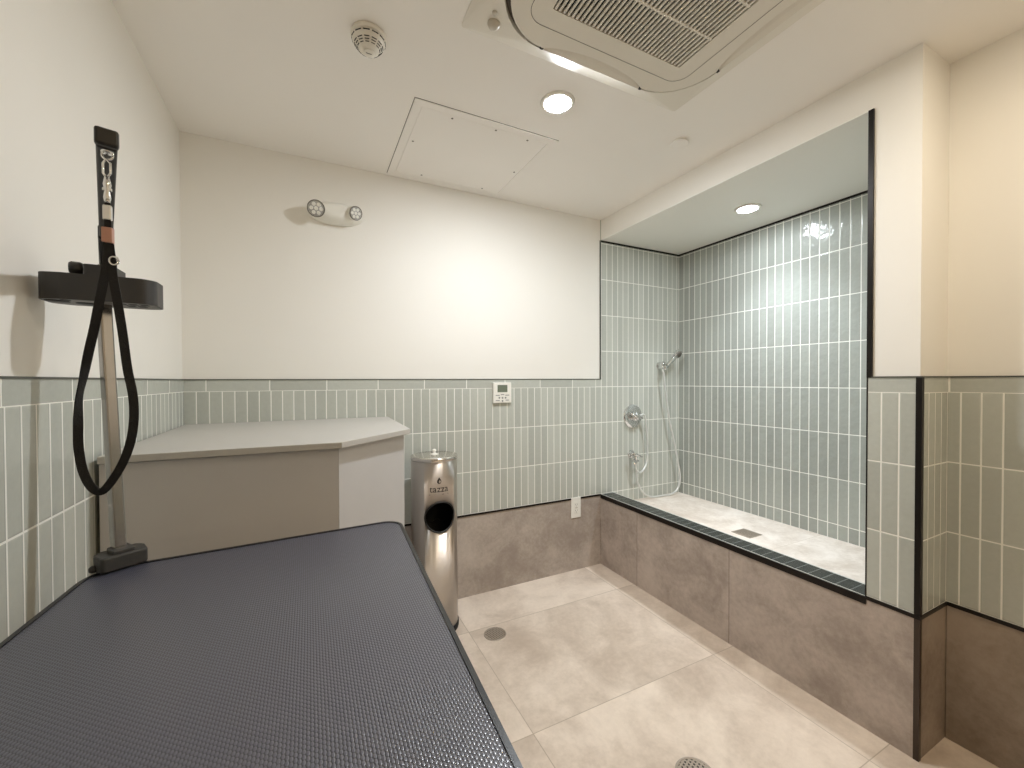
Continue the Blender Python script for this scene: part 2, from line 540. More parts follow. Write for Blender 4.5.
    m = MB(); m.box(XR - 0.002, XR + 0.015, YP - 0.002, YP + 0.015, ZC + 0.007, ZT, M_trim); trim(m)
    m = MB(); m.box(XR - 0.001, XR + 0.015, YP - 0.001, YP + 0.015, 0.0, ZC - 0.007, M_trim_b); trim(m)
    m = MB()
    m.box(XR - 0.002, XR + 0.012, YN - 0.013, YN + 0.004, ZT, ZN, M_trim)
    m.box(XR - 0.001, XR + 0.010, YN - 0.0005, YN + 0.004, ZC + 0.002, ZT, M_trim); trim(m)
    m = MB(); m.box(XR - 0.006, XR + 0.001, YB - 0.003, YB + 0.01, ZT, ZN, M_trim_g); trim(m)
    m = MB()
    m.box(XR + 0.001, XA, YB - 0.004, YB + 0.004, ZN - 0.012, ZN, M_trim)
    m.box(XA - 0.004, XA + 0.004, YN, YB - 0.004, ZN - 0.012, ZN, M_trim); trim(m)
room()

# ------------------------------------------------------------------ grooming table
def grooming_table():
    FR, FL = (0.243, 1.264), (-0.434, 1.228)
    NR, NL = (0.200, 0.300), (-0.480, 0.280)
    t = thing('grooming_table', 'black pip-rubber topped dog grooming table in the foreground', 'table', (-0.12, 0.75, 0))
    inv = Matrix.Translation((0.12, -0.75, 0))
    poly = [NL, NR, FR, FL]
    rad = [0.05, 0.05, 0.05, 0.075]
    def inset(d):
        c = (-0.118, 0.768)
        return [(p[0] + (d if p[0] < c[0] else -d), p[1] + (d if p[1] < c[1] else -d)) for p in poly]
    m = MB().prism(rpoly(inset(0.0075), [max(0.01, r - 0.0075) for r in rad], 10), ZTAB - 0.024, ZTAB, M_mat, 0.0015, 2).move(inv)
    m.build('mat_top', None, t)
    m = MB().ring_prism(rpoly(poly, rad, 10), rpoly(inset(0.008), [max(0.01, r - 0.008) for r in rad], 10), ZTAB - 0.034, ZTAB + 0.002, M_edge).move(inv)
    m.build('edge_band', None, t)
    m = MB()
    q = inset(0.07)
    for i in range(4):
        a, b = q[i], q[(i + 1) % 4]
        m.bar((a[0], a[1], ZTAB - 0.047), (b[0], b[1], ZTAB - 0.047), 0.03, 0.045, M_frame, 0.003)
    m.move(inv); m.build('under_frame', None, t)
    for px, py in q:
        m = MB().box(px - 0.018, px + 0.018, py - 0.018, py + 0.018, 0.02, ZTAB - 0.07, M_frame, 0.004).move(inv)
        lg = m.build('leg', None, t)
        MB().lathe([(0, 0), (0.024, 0), (0.026, 0.008), (0.022, 0.022), (0, 0.022)], M_rub, 20, Matrix.Translation((px, py, 0))).move(inv).build('rubber_foot', None, lg)
grooming_table()

# ------------------------------------------------------------------ grooming arm: clamp, upright, horizontal bar
PX, PY = -0.4145, 1.268
def grooming_arm():
    t = thing('grooming_post', 'steel grooming post with a black overhead bar clamped to the table corner', 'grooming post', (PX, PY, ZTAB))
    inv = Matrix.Translation((-PX, -PY, -ZTAB))
    # clamp body sits over the rounded table corner
    m = MB()
    m.prism(rpoly([(-0.040, -0.027), (0.040, -0.027), (0.044, 0.012), (0.030, 0.030), (-0.030, 0.030), (-0.044, 0.010)], [0.008] * 6, 4), 0.0028, 0.036, M_clamp, 0.004, 2)
    m.box(-0.019, 0.019, -0.020, 0.022, 0.034, 0.045, M_clamp, 0.003)
    m.box(-0.018, 0.018, 0.016, 0.046, -0.09, 0.02, M_clamp, 0.003)
    m.box(-0.018, 0.018, -0.040, 0.046, -0.102, -0.088, M_clamp, 0.003)
    m.move(Matrix.Translation((0.0275, -0.040, 0)) @ Matrix.Rotation(math.radians(34), 4, 'Z'))
    c = m.build('clamp', None, t)
    m = MB().lathe([(0, 0), (0.006, 0), (0.008, 0.004), (0.008, 0.010), (0.005, 0.014), (0, 0.014)], M_dark, 16, frame_mtx((-0.0065, -0.058, 0.010), (-0.83, -0.56, 0)))
    m.build('clamp_knob', None, c)
    m = MB().tube([(0.036, -0.052, -0.088), (0.036, -0.052, -0.06)], 0.006, M_chrome, 10).lathe([(0, 0), (0.016, 0), (0.016, 0.006), (0, 0.006)], M_dark, 18, Matrix.Translation((0.036, -0.052, -0.06)))
    m.build('clamp_screw', None, c)
    m = MB()
    top = 1.612 - ZTAB
    m.bar((0.0215, -0.033, 0.03), (-0.0135, 0.005, top), 0.023, 0.023, M_pole, 0.004, up=(0.75, 0.66, 0))
    m.build('upright_pole', None, t)
    # bar
    a = Vector((-0.4235, 1.282, 1.632)); b = Vector((-0.2130, 0.652, 1.638))
    d = (b - a).normalized()
    m = MB().bar(a + d * 0.16, b - d * 0.004, 0.0190, 0.019, M_dark, 0.0025)
    m.move(inv); h = m.build('arm_bar', None, t)
    m = MB().bar(a - d * 0.022, a + d * 0.25, 0.0225, 0.026, M_dark, 0.003)
    m.box(a.x - 0.010, a.x + 0.014, a.y - 0.014, a.y + 0.012, 1.612, 1.622, M_pole, 0.002)
    m.move(inv); m.build('arm_sleeve', None, t)
    m = MB().bar(b - d * 0.003, b + d * 0.008, 0.0215, 0.0205, M_dark, 0.003)
    m.move(inv); m.build('end_cap', None, t)
    e = Vector((-0.2165, 0.664, 1.6285))
    m = MB()
    ring = [(e.x + 0.0050 * math.cos(q), e.y, e.z - 0.0045 + 0.0050 * math.sin(q)) for q in [2 * PI * k / 20 for k in range(21)]]
    m.tube(ring, 0.0013, M_chrome, 8)
    m.lathe([(0, 0), (0.006, 0), (0.006, 0.004), (0, 0.004)], M_chrome, 14, Matrix.Translation((e.x, e.y, e.z - 0.002)))
    m.move(inv); m.build('eye_bolt', None, t)
grooming_arm()

def tool_caddy():
    x0, x1, y0, y1, z0, z1 = -0.517, -0.319, 1.214, 1.306, 1.528, 1.585
    cx, cy = (x0 + x1) / 2, (y0 + y1) / 2
    t = thing('tool_caddy', 'black tool holder tray clamped on the arm pole by the left wall', 'tool holder', (cx, cy, z0))
    L, D, Hh = (x1 - x0) / 2, (y1 - y0) / 2, z1 - z0
    m = MB()
    out = rpoly([(-L, -D * 0.8), (-L * 0.6, -D), (L * 0.8, -D), (L, -D * 0.55), (L, D * 0.7), (L * 0.7, D), (-L * 0.7, D), (-L, D * 0.6)], [0.02, 0.04, 0.03, 0.02, 0.02, 0.03, 0.03, 0.02], 6)
    inn = [(p[0] * (1 - 0.004 / L), p[1] * (1 - 0.004 / D)) for p in out]
    m.ring_prism(out, inn, 0.0, Hh, M_tray)
    # floor of the tray: strips that leave round-ended and square openings
    holes_l = [(-0.075, -0.012, 0.020), (-0.030, 0.008, 0.022)]
    floor_pts = [(p[0] * 0.97, p[1] * 0.94) for p in out]
    m.build('tray', None, t)
    MB().prism(floor_pts, 0.0, 0.004, M_under).build('tray_floor', None, t)
    for hx, hy, r in holes_l + [(-0.055, -0.03, 0.009)]:
        MB().lathe([(0, 0), (r, 0), (r, 0.0035), (0, 0.0035)], M_blk, 24, Matrix.Translation((hx, hy, -0.0006))).build('round_slot', None, t)
    for i in range(3):
        for j in range(2):
            xx = 0.036 + i * 0.020 + (0.01 if j else 0); yy = -0.022 + j * 0.026
            if xx + 0.008 < L - 0.008:
                MB().box(xx - 0.0075, xx + 0.0075, yy - 0.009, yy + 0.009, -0.0006, 0.0028, M_blk).build('square_slot', None, t)
    m = MB().ring_prism(rrect(-0.024, 0.028, -0.040, 0.032, 0.006, 3), rrect(-0.020, 0.017, -0.018, 0.022, 0.002, 3), 0.006, Hh + 0.024, M_tray)
    hub = m.build('pole_collar', None, t)
    m = MB()
    m.lathe([(0, 0), (0.012, 0), (0.014, 0.004), (0.014, 0.018), (0.011, 0.022), (0, 0.022)], M_tray, 10, frame_mtx((-0.037, 0.0, Hh + 0.020), (-1, -0.25, 0)))
    m.tube([(-0.040, 0.0, Hh + 0.019), (-0.021, 0.002, Hh + 0.017)], 0.005, M_tray, 10)
    m.build('clamp_knob', None, hub)
tool_caddy()

def grooming_loop():
    t = thing('grooming_loop', 'black webbing restraint loop hanging from the end of the grooming arm', 'leash', (-0.2165, 0.664, 1.615))
    inv = Matrix.Translation((0.2165, -0.664, -1.615))
    cx, cy = -0.2165, 0.662
    lat = Vector((0.83, -0.55, 0)).normalized(); lat = Vector((0.949, 0.314, 0)).normalized()
    # swivel snap
    m = MB()
    m.tube([(cx, cy, 1.596), (cx - 0.0034, cy, 1.601), (cx - 0.0036, cy, 1.613), (cx - 0.0008, cy, 1.6185), (cx + 0.0032, cy, 1.614), (cx + 0.0032, cy, 1.602), (cx, cy, 1.596)], 0.0013, M_chrome, 8)
    m.lathe([(0, 0), (0.0026, 0), (0.0036, 0.006), (0.0026, 0.014), (0.0040, 0.022), (0.0022, 0.032), (0, 0.032)], M_chrome, 14, Matrix.Translation((cx, cy, 1.566)))
    m.box(cx - 0.0044, cx + 0.0044, cy - 0.0016, cy + 0.0016, 1.580, 1.584, M_chrome, 0.0008)
    m.move(inv); m.build('swivel_snap', None, t)
    m = MB().box(cx - 0.0040, cx + 0.0040, cy - 0.003, cy + 0.003, 1.545, 1.563, M_chrome, 0.0012).move(inv)
    m.build('ferrule', None, t)
    m = MB().box(cx - 0.0050, cx + 0.0050, cy - 0.0042, cy + 0.0042, 1.518, 1.536, M_cop, 0.001).move(inv)
    m.build('slider_block', None, t)
    m = MB()
    ring = [(cx + 0.005 + 0.0042 * math.cos(q), cy, 1.497 + 0.0050 * math.sin(q)) for q in [2 * PI * k / 16 for k in range(17)]]
    m.tube(ring, 0.0013, M_chrome, 8).move(inv); m.build('split_ring', None, t)
    P = [(cx, cy, 1.520), (cx, cy, 1.508), (-0.2175, 0.662, 1.494), (-0.2190, 0.660, 1.480), (-0.2225, 0.655, 1.447), (-0.227, 0.654, 1.415), (-0.233, 0.656, 1.386), (-0.239, 0.659, 1.356), (-0.244, 0.661, 1.33), (-0.245, 0.661, 1.3), (-0.245, 0.661, 1.273), (-0.241, 0.659, 1.246), (-0.233, 0.655, 1.227), (-0.223, 0.65, 1.220), (-0.213, 0.645, 1.229), (-0.199, 0.638, 1.253), (-0.19, 0.634, 1.279), (-0.186, 0.632, 1.307), (-0.187, 0.633, 1.335), (-0.193, 0.638, 1.366), (-0.199, 0.645, 1.408), (-0.2055, 0.652, 1.447), (-0.2115, 0.659, 1.478), (-0.2135, 0.663, 1.494), (cx + 0.001, cy + 0.003, 1.508), (cx, cy + 0.003, 1.520)]
    Q = smoothline(P, 6)
    n = len(Q); wd = []
    for i, p in enumerate(Q):
        s = i / (n - 1)
        tw = 0.25 * math.sin(s * 9) + (0.9 * math.exp(-((s - 0.31) / 0.05) ** 2))
        c = (Vector(Q[min(i + 1, n - 1)]) - Vector(Q[max(i - 1, 0)])).normalized()
        view = Vector((-0.30, 0.949, 0.0)) if abs(c.z) > 0.4 else Vector((-0.30, 0.949, 0.0))
        side = c.cross(view).normalized()
        wd.append(side * math.cos(tw) + view * math.sin(tw))
    # keep the width direction from flipping
    for i in range(1, n):
        if wd[i].dot(wd[i - 1]) < 0: wd[i] = -wd[i]
    m = MB().ribbon(Q, wd, 0.0086, 0.0016, M_web)
    m.ribbon([(cx, cy, 1.546), (cx, cy, 1.535)], [lat, lat], 0.006, 0.003, M_web)
    m.ribbon([(cx, cy, 1.567), (cx, cy, 1.560)], [lat, lat], 0.005, 0.003, M_web)
    m.move(inv); m.build('strap', None, t)
grooming_loop()

# ------------------------------------------------------------------ corner cabinet and its worktop
def corner_cabinet():
    ZTOP = 1.149
    body = [(-0.515, 1.497), (0.086, 1.486), (0.357, 1.756), (0.377, 2.404), (-0.515, 2.404)]
    t = thing('corner_cabinet', 'tall grey laminate cabinet with a chamfered corner against the back wall', 'cabinet', (-0.08, 1.95, 0))
    inv = Matrix.Translation((0.08, -1.95, 0))
    m = MB().prism([(-0.515, 1.516), (0.079, 1.505), (0.339, 1.766), (0.360, 2.404), (-0.515, 2.404)], 0.0, ZTOP - 0.021, M_lam).move(inv)
    m.build('carcass', None, t)
    m = MB().prism([body[0], body[1], (0.0785, 1.5040), (-0.515, 1.5155)], 0.004, ZTOP - 0.024, M_lam, 0.0008, 1).move(inv)
    m.build('front_panel', None, t)
    m = MB().prism([(0.0868, 1.4868), body[2], (0.3400, 1.7657), (0.0792, 1.5040)], 0.004, ZTOP - 0.024, M_lam, 0.0008, 1).move(inv)
    m.build('corner_panel', None, t)
    m = MB().prism([(0.3576, 1.7572), body[3], (0.3602, 2.404), (0.3396, 1.7666)], 0.004, ZTOP - 0.024, M_lam, 0.0008, 1).move(inv)
    m.build('side_panel', None, t)
    m = MB().prism([(-0.512, 1.478), (0.095, 1.460), (0.380, 1.736), (0.398, 2.406), (-0.524, 2.406)], ZTOP - 0.020, ZTOP, M_top, 0.0015, 2)
    tag(m.build('countertop'), 'thin grey laminate worktop lying on the chamfered corner cabinet', 'countertop')
corner_cabinet()

# ------------------------------------------------------------------ stainless bin
BX, BY, BR, BH = 0.612, 2.205, 0.124, 0.94
def trash_bin():
    t = thing('trash_bin', 'tall brushed steel cylindrical bin with a round opening beside the cabinet', 'bin', (BX, BY, 0))
    def azim(x, y): return math.atan2(y, x)
    az = azim(-BX + 0.0, -BY) + math.radians(15.5)       # direction the opening faces
    zo, ro = 0.637, 0.079
    m = MB()
    m.lathe([(0, 0.03), (BR, 0.03), (BR, BH - 0.004), (BR - 0.003, BH - 0.002), (BR - 0.004, BH - 0.004), (BR - 0.004, 0.034), (0, 0.034)], M_steel, 96)
    shell = m.build('body', None, t)
    cut = MB().lathe([(0, 0), (ro, 0), (ro, 0.25), (0, 0.25)], M_blk, 48, frame_mtx((0, 0, zo), (math.cos(az), math.sin(az), 0), (0, 0, 1))).build('cutter')
    cut.location = (BX, BY, 0)
    bpy.context.view_layer.update()
    md = shell.modifiers.new('hole', 'BOOLEAN'); md.operation = 'DIFFERENCE'; md.object = cut; md.solver = 'EXACT'
    dg = bpy.context.evaluated_depsgraph_get()
    me = bpy.data.meshes.new_from_object(shell.evaluated_get(dg))
    shell.modifiers.clear()
    shell.data = me
    shell.data.materials.clear(); shell.data.materials.append(M_steel)
    shell.data.materials.append(M_blk)
    for p in shell.data.polygons:
        p.material_index = 1 if math.hypot(p.center.x, p.center.y) < BR - 0.0012 and 0.033 < p.center.z < BH - 0.006 else 0
    bpy.data.objects.remove(cut)
    def wrap(a, z, r=BR):
        return (r * math.cos(az + a / BR), r * math.sin(az + a / BR), z)
    m = MB()
    loop = []
    for k in range(49):
        q = 2 * PI * k / 48
        s = max(-0.999, min(0.999, ro * math.cos(q) / BR))
        aa = math.asin(s)
        loop.append((BR * math.cos(az + aa), BR * math.sin(az + aa), zo + ro * math.sin(q)))
    m.tube(loop, 0.0042, M_dark, 8)
    m.build('opening_rim', None, t)
    m = MB().lathe([(0.0, 0.05), (BR - 0.012, 0.05), (BR - 0.010, 0.54), (BR - 0.013, 0.542), (BR - 0.016, 0.54), (BR - 0.018, 0.054), (0, 0.054)], M_blk, 40)
    # crumpled bag lip draped on the liner
    bag = []
    for k in range(41):
        q = 2 * PI * k / 40
        rr = BR - 0.014 + 0.004 * math.sin(k * 2.7)
        bag.append((rr * math.cos(q), rr * math.sin(q), 0.545 + 0.010 * math.sin(k * 1.9)))
    m.tube(bag, 0.005, M_dark, 6)
    m.build('liner', None, t)
    m = MB().lathe([(0, 0), (BR + 0.004, 0), (BR + 0.006, 0.006), (BR + 0.006, 0.026), (BR + 0.002, 0.032), (0, 0.032)], M_rub, 64)
    m.build('base_ring', None, t)
    m = MB().lathe([(0, BH + 0.008), (BR - 0.012, BH + 0.008), (BR + 0.0005, BH + 0.005), (BR + 0.003, BH), (BR + 0.003, BH - 0.014), (BR + 0.0005, BH - 0.015), (BR + 0.0005, BH - 0.002), (0, BH - 0.002)], M_lid, 96)
    lid = m.build('lid', None, t)
    m = MB().lathe([(0, 0), (0.024, 0), (0.024, 0.003), (0.010, 0.006), (0.006, 0.012), (0.011, 0.019), (0.011, 0.026), (0.006, 0.030), (0, 0.030)], M_white, 28, Matrix.Translation((0, 0, BH + 0.007)))
    m.build('lid_knob', None, lid)
    # printed word and drop above the opening
    fc = bpy.data.curves.new('logo', 'FONT'); fc.body = 'tazza'; fc.size = 0.050; fc.align_x = 'CENTER'; fc.resolution_u = 3
    fo = bpy.data.objects.new('logo_src', fc); COL.objects.link(fo)
    bpy.context.view_layer.update()
    dg = bpy.context.evaluated_depsgraph_get()
    fm = bpy.data.meshes.new_from_object(fo.evaluated_get(dg))
    bm = bmesh.new(); bm.from_mesh(fm)
    bpy.data.objects.remove(fo); bpy.data.curves.remove(fc)
    bmesh.ops.subdivide_edges(bm, edges=bm.edges, cuts=1)
    bmesh.ops.triangulate(bm, faces=bm.faces)
    q = MB(); q.bm.free(); q.bm = bm
    def flat(pts):
        vs = [q.bm.verts.new((x, y, 0)) for x, y in pts]; q.bm.faces.new(vs)
    def wrap_print(q, name, label):
        for v in q.bm.verts:
            th = az - math.radians(4) + v.co.x / BR
            v.co = Vector(((BR + 0.0006) * math.cos(th), (BR + 0.0006) * math.sin(th), 0.770 + v.co.y))
        for f in q.bm.faces: f.material_index = 0
        o = q.build(name, M_logo, t, normals=False)
        if label: o['label'] = label
    wrap_print(q, 'printed_word', 'printed word tazza')
    q = MB()
    flat([(-0.052, -0.014), (-0.02, -0.014), (0.02, -0.014), (0.052, -0.014), (0.052, -0.0115), (0.02, -0.0115), (-0.02, -0.0115), (-0.052, -0.0115)])
    wrap_print(q, 'printed_underline', None)
    q = MB()
    out = [(0.0, 0.078), (0.010, 0.062), (0.0115, 0.053), (0.007, 0.045), (0.0, 0.043), (-0.007, 0.045), (-0.0115, 0.053), (-0.010, 0.062)]
    inn = [(0.0035 + a * 0.45, 0.054 + (b - 0.056) * 0.45) for a, b in out]
    vo = [q.bm.verts.new((x, y, 0)) for x, y in out]; vi = [q.bm.verts.new((x, y, 0)) for x, y in inn]
    for i in range(len(out)):
        j = (i + 1) % len(out); q.bm.faces.new((vo[i], vo[j], vi[j], vi[i]))
    wrap_print(q, 'printed_drop', 'printed drop mark')
    bpy.data.meshes.remove(fm)
trash_bin()

# ------------------------------------------------------------------ things on the back wall
def thermostat():
    t = thing('thermostat', 'white air conditioning wall controller with a small screen on the green tiles', 'thermostat', (1.113, YB, 1.273))
    w, h, d = 0.064, 0.066, 0.018
    MB().box(-w, w, -d, 0, -h, h, M_white, 0.004).build('housing', None, t)
    MB().box(-0.035, 0.035, -d - 0.0012, -d + 0.001, 0.004, 0.050, M_scr, 0.0006, 1).build('screen', None, t)
    m = MB()
    for x0, x1, z in ((-0.048, -0.020, -0.016), (0.020, 0.048, -0.016), (-0.048, -0.020, -0.050), (0.022, 0.046, -0.048), (-0.012, 0.012, -0.012)):
        m.box(x0, x1, -d - 0.0010, -d + 0.001, z - 0.0025, z + 0.0025, M_ink)
    for x, z in ((0, -0.032), (-0.022, -0.032), (0.022, -0.032), (0, -0.052)):
        m.lathe([(0, 0), (0.006, 0), (0.006, 0.0012), (0, 0.0012)], M_ink, 16, frame_mtx((x, -d + 0.0002, z), (0, -1, 0)))
    m.build('button_pad', None, t)
thermostat()

def outlet():
    t = thing('wall_outlet', 'white double power outlet on the brown base panel of the back wall', 'outlet', (1.693, YB + 0.002, 0.447))
    MB().box(-0.041, 0.041, -0.007, 0, -0.073, 0.073, M_white, 0.003).build('cover_plate', None, t)
    MB().box(-0.019, 0.019, -0.0095, -0.005, -0.040, 0.040, M_white, 0.0015).build('receptacle', None, t)
    for zc in (0.021, -0.021):
        m = MB()
        m.box(-0.009, -0.006, -0.0101, -0.009, zc - 0.002, zc + 0.008, M_ink)
        m.box(0.006, 0.009, -0.0101, -0.009, zc - 0.002, zc + 0.008, M_ink)
        m.lathe([(0, 0), (0.003, 0), (0.003, 0.001), (0, 0.001)], M_ink, 12, frame_mtx((0, -0.0092, zc - 0.009), (0, -1, 0)))
        m.build('socket', None, t)
    MB().box(-0.010, 0.010, -0.0106, -0.009, -0.003, 0.003, M_sens).build('reset_button', None, t)
outlet()

def emergency_light():
    t = thing('emergency_light', 'white emergency light with two swivel lamp heads high on the back wall', 'emergency light', (0.135, YB + EPS, 2.245))
    # crescent body: half an ellipsoid, fuller below
    m = MB()
    nu, nv = 36, 14
    rows = []
    for j in range(nv + 1):
        ph = (PI / 2) * j / nv                      # 0 = rim on the wall, 90 = crown
        row = []
        for i in range(nu):
            th = 2 * PI * i / nu
            cx, cz = math.cos(th), math.sin(th)
            rx, rz = 0.136, (0.054 if cz > 0 else 0.056)
            ex = abs(cx) ** 0.9 * (1 if cx > 0 else -1)
            row.append((rx * ex * math.cos(ph) ** 0.55, -0.078 * math.sin(ph), rz * cz * math.cos(ph) ** 0.55))
        rows.append(row)
    V = [[m.bm.verts.new(p) for p in r] for r in rows[:-1]]
    fs = []
    for A, B in zip(V, V[1:]):
        for i in range(nu):
            k = (i + 1) % nu; fs.append(m.bm.faces.new((A[i], A[k], B[k], B[i])))
    fs.append(m.bm.faces.new(V[-1])); fs.append(m.bm.faces.new(V[0][::-1]))
    m._fin(fs, M_white, True)
    m.lathe([(0, 0), (0.003, 0), (0.003, 0.002), (0, 0.002)], M_ink, 12, frame_mtx((0.01, -0.064, -0.034), (0, -1, -0.55)))
    m.build('housing', None, t)
    for (x, z, y), dr, r in (((-0.094, -0.004, -0.070), (-0.10, -0.86, -0.42), 0.041), ((0.084, 0.004, -0.066), (0.42, -0.84, -0.34), 0.035)):
        F = frame_mtx((x, y, z), dr)
        hd = MB().lathe([(0, -0.03), (r * 0.7, -0.028), (r * 0.95, -0.012), (r, 0.012), (r, 0.024), (r * 0.9, 0.026), (r * 0.88, 0.022), (0, 0.022)], M_white, 36, F).build('lamp_head', None, t)
        MB().lathe([(r * 0.9, 0.021), (r * 1.02, 0.021), (r * 1.02, 0.027), (r * 0.9, 0.027), (r * 0.9, 0.021)], M_bezel, 36, F, close=False).build('bezel', None, hd)
        m = MB().lathe([(0, 0.022), (r * 0.9, 0.022), (r * 0.9, 0.0235), (0, 0.0235)], M_lens, 32, F)
        for k in range(7):
            a = 2 * PI * k / 6
            q = (0, 0) if k == 6 else (r * 0.56 * math.cos(a), r * 0.56 * math.sin(a))
            m.lathe([(r * 0.24, 0.0232), (r * 0.22, 0.026), (r * 0.12, 0.0245), (0, 0.0242)], M_white, 14, F @ Matrix.Translation((q[0], q[1], 0)), close=False)
        m.build('lens', None, hd)
emergency_light()

# ------------------------------------------------------------------ things on the ceiling
def downlight(x, y, z, r, mat, label):
    t = thing('downlight', label, 'ceiling light', (x, y, z))
    MB().lathe([(r, -0.002), (r + 0.003, -0.009), (r + 0.016, -0.007), (r + 0.022, 0.0), (r, 0.0)], M_white, 48, close=False).build('trim_ring', None, t)
    MB().lathe([(0, -0.0115), (r * 0.8, -0.0105), (r, -0.007), (r, -0.0015), (0, -0.0015)], mat, 48).build('lens', None, t)
downlight(0.947, 1.474, H, 0.050, M_glow, 'glowing round downlight in the main ceiling beside the air conditioner')
downlight(2.346, 1.576, ZN, 0.050, M_glow2, 'glowing round downlight in the lowered ceiling over the tiled shower')

downlight(1.500, 0.180, H, 0.050, M_glow4, 'glowing round downlight on the near side of the air conditioner')
downlight(0.947, -1.10, H, 0.050, M_rear_fill, 'added warm fill light, unseen, shaped as a round downlight behind the viewpoint')  # unseen fill lamp, added to lift the ambient light

def beam(x, y, z, watts, rgb, degrees):
    l = bpy.data.lights.new('shower_beam', 'SPOT'); l.energy = watts; l.color = s2l(rgb)[:3]
    l.spot_size = math.radians(degrees); l.spot_blend = 1.0; l.shadow_soft_size = 0.045
    o = bpy.data.objects.new('shower_beam', l); COL.objects.link(o); o.location = (x, y, z)
beam(2.346, 1.576, ZN - 0.016, 20.0, (238, 247, 255), 112)

def smoke_detector():
    t = thing('smoke_detector', 'white domed smoke detector on the ceiling', 'smoke detector', (0.190, 1.470, H))
    MB().lathe([(0, 0), (0.056, 0), (0.058, -0.006), (0.056, -0.016), (0, -0.016)], M_acw, 48).build('base', None, t)
    m = MB().lathe([(0, -0.015), (0.052, -0.015), (0.054, -0.022), (0.052, -0.030), (0.042, -0.042), (0.030, -0.054), (0.022, -0.058), (0, -0.059)], M_acw, 48)
    m.build('chamber', None, t)
    m = MB()
    def slotrow(r, z, nrm_z, n, w, h, gap):
        for k in range(n):
            a = 2 * PI * (k + 0.5) / n
            F = frame_mtx((r * math.cos(a), r * math.sin(a), z), (math.cos(a), math.sin(a), nrm_z), (-math.sin(a), math.cos(a), 0))
            b4 = set(m.bm.verts)
            m.box(-w / 2, w / 2, -h / 2, h / 2, -0.001, 0.0007, M_acd)
            bmesh.ops.transform(m.bm, matrix=F, verts=[v for v in m.bm.verts if v not in b4])
    slotrow(0.0535, -0.0235, -0.1, 12, 0.021, 0.0032, 0)
    slotrow(0.0452, -0.0385, -0.9, 12, 0.0165, 0.0028, 0)
    slotrow(0.0405, -0.0440, -0.9, 12, 0.0145, 0.0026, 0)
    slotrow(0.0355, -0.0492, -0.9, 12, 0.0120, 0.0024, 0)
    m.build('vent_slots', None, t)
    m = MB().lathe([(0.017, -0.0585), (0.018, -0.061), (0.016, -0.062), (0, -0.062)], M_acw, 28, close=False)
    m.box(-0.009, 0.009, -0.0012, 0.0012, -0.0632, -0.0615, M_bezel)
    m.build('test_button', None, t)
smoke_detector()

def access_panel():
    t = thing('access_panel', 'flush white screwed access panel in the ceiling by the back wall', 'access panel', (0.750, 2.045, H))
    a, b = 0.348, 0.338
    MB().ring_prism([(-a, -b), (a, -b), (a, b), (-a, b)], [(-a + 0.036, -b + 0.036), (a - 0.036, -b + 0.036), (a - 0.036, b - 0.036), (-a + 0.036, b - 0.036)], -0.0045, 0.001, M_ceil).build('panel_frame', None, t)
    MB().ring_prism([(-a - 0.003, -b - 0.003), (a + 0.003, -b - 0.003), (a + 0.003, b + 0.003), (-a - 0.003, b + 0.003)], [(-a, -b), (a, -b), (a, b), (-a, b)], -0.0008, 0.0005, M_bezel).build('frame_joint', None, t)
    MB().box(-a + 0.0385, a - 0.0385, -b + 0.0385, b - 0.0385, -0.004, 0.001, M_ceil).build('panel', None, t)
    for x, y in ((-0.17, -b + 0.058), (0.04, -b + 0.052), (0.21, -b + 0.058), (-a + 0.060, -0.03), (a - 0.060, 0.02), (-0.17, b - 0.06), (0.2, b - 0.06)):
        MB().lathe([(0, -0.0052), (0.0045, -0.0050), (0.0055, -0.004), (0.0055, -0.003), (0, -0.003)], M_bezel, 14, Matrix.Translation((x, y, 0))).build('screw', None, t)
access_panel()

m = MB().lathe([(0, -0.004), (0.020, -0.004), (0.020, -0.009), (0.042, -0.009), (0.045, -0.0115), (0.044, -0.0135), (0.038, -0.0145), (0, -0.0148)], M_ceil, 40)
m.lathe([(0, 0), (0.036, 0), (0.036, -0.009), (0, -0.009)], M_ceil, 32)
o = m.build('sprinkler_cover'); o.location = (1.640, 1.456, H)
tag(o, 'small round white sprinkler cover plate on the ceiling near the shower header', 'sprinkler cover')

